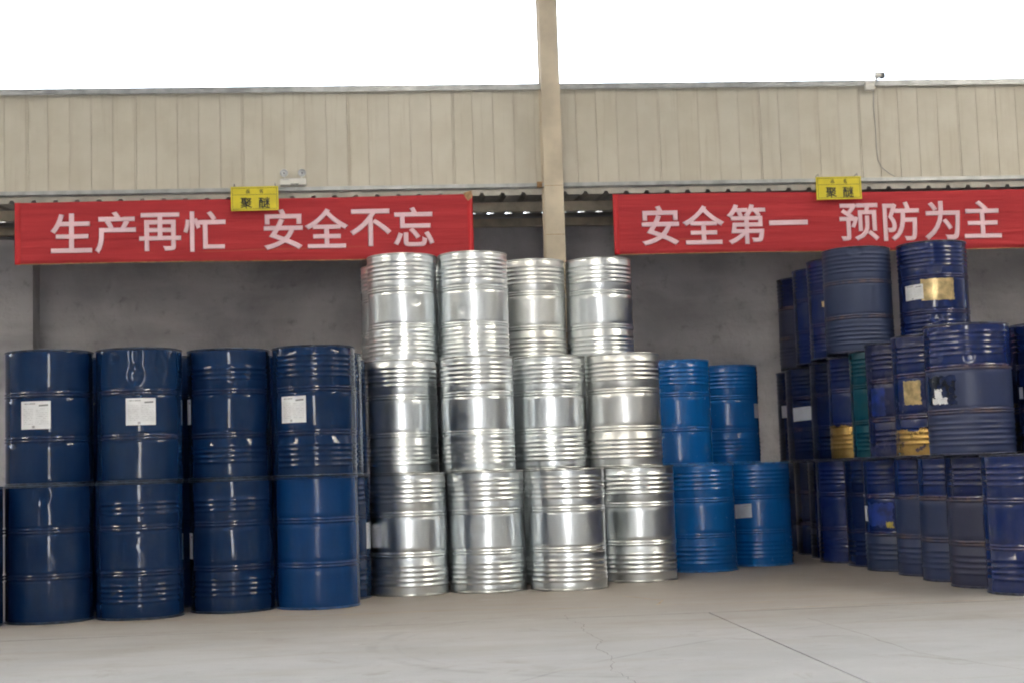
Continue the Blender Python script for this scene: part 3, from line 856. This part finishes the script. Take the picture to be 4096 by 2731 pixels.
def banner(label, xl, xr, zt, zb, text, hem_sides, tape):
    YB = 13.50
    b = empty('banner', (0, YB, 0)); tag(b, label, 'banner', 'red slogan banners')
    def sheet(name, x0, x1, z0f, z1f, y, mat, nx, nz):
        v, f = [], []
        for j in range(nz+1):
            for i in range(nx+1):
                x = x0 + (x1-x0)*i/nx; z = z0f(x) + (z1f(x)-z0f(x))*j/nz
                v.append((x, y + wave(x, z), z))
        for j in range(nz):
            for i in range(nx):
                q = j*(nx+1)+i; f.append((q, q+1, q+nx+2, q+nx+1))
        o = mesh_obj(name, v, f, mat, b, True)
        s = o.modifiers.new('thickness', 'SOLIDIFY'); s.thickness = .0015; s.offset = 0
        return o
    lin = lambda p, q: (lambda x: p + (q-p)*(x-xl)/(xr-xl) + .003*math.sin(x*2.3))
    T, B = lin(*zt), lin(*zb)
    sheet('cloth', xl, xr, B, T, 0, M['red'], 120, 14)
    for s_ in hem_sides:
        x0, x1 = (xl-.002, xl+.05) if s_ == 'l' else (xr-.05, xr+.002)
        sheet('hem', x0, x1, lambda x: B(x)-.002, lambda x: T(x)+.001, -.004, M['hem'], 2, 14)
    sheet('edge_cord', xl, xr, lambda x: B(x)-.006, lambda x: B(x)+.003, -.0035, M['tape'], 100, 1)
    for (x, z) in tape:
        v = [(x-.05, -.008+wave(x, z), z+.035), (x+.03, -.008+wave(x, z), z+.06), (x+.035, -.008+wave(x, z), z-.005), (x-.005, -.008+wave(x, z), z-.04), (x-.03, -.008+wave(x, z), z-.005)]
        o = mesh_obj('tape', v, [(0, 1, 2, 3, 4)], M['tape'], b)
        s = o.modifiers.new('thickness', 'SOLIDIFY'); s.thickness = .001
    for ch, x, z in text:
        glyph(ch, x, z, .395, b, M['banner_text'], -.007, .020)
    return b
banner('red banner with eight pale pink characters left of the steel column', -3.405, .775, (3.470, 3.478), (2.906, 2.884),
       [('生', -2.902, 3.18), ('产', -2.507, 3.18), ('再', -2.104, 3.179), ('忙', -1.702, 3.176), ('安', -.984, 3.181), ('全', -.585, 3.183), ('不', -.179, 3.182), ('忘', .221, 3.182)],
       'lr', [(.74, 3.455)])
banner('red banner with eight pale pink characters right of the steel column', 2.100, 6.95, (3.458, 3.432), (2.884, 2.862),
       [('安', 2.543, 3.148), ('全', 2.956, 3.147), ('第', 3.37, 3.147), ('一', 3.778, 3.156), ('预', 4.468, 3.148), ('防', 4.881, 3.148), ('为', 5.284, 3.150), ('主', 5.68, 3.152)],
       'lr', [])

# ------------------------------------------------------------------ yellow signs
def sign(label, x0, x1, z0, z1, tilt):
    w, h = x1-x0, z1-z0
    s = empty('hanging_sign', ((x0+x1)/2, 13.44, (z0+z1)/2)); s.rotation_euler = (0, tilt, 0)
    tag(s, label, 'sign', 'yellow product signs')
    MB().box(-w/2, w/2, 0, .012, -h/2, h/2, .002).build('board', M['yellow'], s)
    m = .014; t = .0028; y0, y1 = -.0016, -.0002
    bd = MB()
    bd.box(-w/2+m, w/2-m, y0, y1, h/2-m-t, h/2-m); bd.box(-w/2+m, w/2-m, y0, y1, -h/2+m, -h/2+m+t)
    bd.box(-w/2+m, -w/2+m+t, y0, y1, -h/2+m+t, h/2-m-t); bd.box(w/2-m-t, w/2-m, y0, y1, -h/2+m+t, h/2-m-t)
    bd.box(-w/2+m+t, w/2-m-t, y0, y1, h/2-.078, h/2-.078+t)
    bd.build('border_line', M['black'], s)
    zt = h/2 - .046
    glyph('品', -.06, zt, .040, s, M['black'], -.002, .02, wavy=False); glyph('名', .06, zt, .040, s, M['black'], -.002, .02, wavy=False)
    glyph('聚', -.078, -.042, .108, s, M['black'], -.002, .016, wavy=False); glyph('醚', .088, -.042, .108, s, M['black'], -.002, .016, wavy=False)
    MB().tube([(-w/2+.03, .006, h/2), (-w/2+.03, .02, h/2+.03), (-w/2+.03, .11, h/2+.02)], .003, 6).build('hook', M['cable'], s)
    MB().tube([(w/2-.03, .006, h/2), (w/2-.03, .02, h/2+.03), (w/2-.03, .11, h/2+.02)], .003, 6).build('hook', M['cable'], s)
sign('yellow sign with black characters over the left banner', -1.452, -1.018, 3.351, 3.576, R(-.3))
sign('yellow sign with black characters over the right banner', 4.05, 4.488, 3.361, 3.580, R(-.3))

# ------------------------------------------------------------------ emergency light
em = empty('emergency_light', (-.885, 13.53, 3.583))
tag(em, 'white twin-head emergency light on the sheet wall beside the left yellow sign', 'light')
MB().box(-.12, .12, -.03, .035, .012, .078, .006).build('housing', M['white_plastic'], em)
MB().box(-.022, .05, -.0325, -.0302, .016, .024).build('indicator', M['dark_plastic'], em)
MB().box(-.095, -.04, -.0325, -.0302, .062, .066).build('indicator', M['flash'], em)
for sx in (-1, 1):
    MB().tube([(sx*.075, 0, .0785), (sx*.08, 0, .098)], .008, 8).build('stalk', M['white_plastic'], em)
    h_ = MB(); n = 20
    prof = [(.003, .022), (.020, .020), (.032, .002), (.038, -.012), (.0395, -.020), (.036, -.021)]
    v, f = [], []
    for r, y in prof:
        v += [(sx*.083 + r*math.cos(2*math.pi*k/n), y, .128 + r*math.sin(2*math.pi*k/n)) for k in range(n)]
    for i in range(len(prof)-1):
        for k in range(n): f.append((i*n+k, i*n+(k+1) % n, (i+1)*n+(k+1) % n, (i+1)*n+k))
    lh = mesh_obj('lamp_head', v, f, M['white_plastic'], em, True)
    prof = [(.0362, -.0205), (.026, -.012), (.012, -.006), (.0005, -.004)]
    v, f = [], []
    for r, y in prof:
        v += [(sx*.083 + r*math.cos(2*math.pi*k/n), y, .128 + r*math.sin(2*math.pi*k/n)) for k in range(n)]
    for i in range(len(prof)-1):
        for k in range(n): f.append((i*n+k, i*n+(k+1) % n, (i+1)*n+(k+1) % n, (i+1)*n+k))
    mesh_obj('reflector', v, f, M['chrome'], lh, True)
    MB().tube([(sx*.083, -.018, .128), (sx*.083, -.006, .128)], .008, 8).build('bulb', M['dark_plastic'], lh)

# ------------------------------------------------------------------ security camera on the wall top, with its cable
cc = empty('security_camera', (4.66, 13.50, 4.44))
tag(cc, 'small security camera on a bracket at the top edge of the right sheet wall', 'camera')
MB().box(-.055, .035, .005, .045, -.005, .085, .006).build('junction_box', M['white_plastic'], cc)
MB().tube([(.03, .02, .06), (.045, .02, .085), (.055, .02, .10), (.075, .015, .115)], .009, 8).build('bracket', M['white_plastic'], cc)
MB().box(.035, .095, -.03, .03, .112, .150, .008).build('housing', M['white_plastic'], cc)
MB().box(.0955, .132, -.032, .032, .104, .153, .006).build('lens_hood', M['dark_plastic'], cc)
MB().box(.030, .125, -.036, .036, .1535, .158).build('sun_shield', M['flash'], cc)
cb = MB().tube([(4.706, 13.585, 4.47), (4.70, 13.59, 4.3), (4.708, 13.588, 4.1), (4.706, 13.586, 3.92), (4.716, 13.586, 3.76), (4.75, 13.585, 3.69), (4.82, 13.583, 3.63), (4.87, 13.58, 3.60)], .003, 6).build('cable', M['cable'], None, True)
tag(cb, 'thin grey cable running down the right sheet wall from the security camera', 'cable')
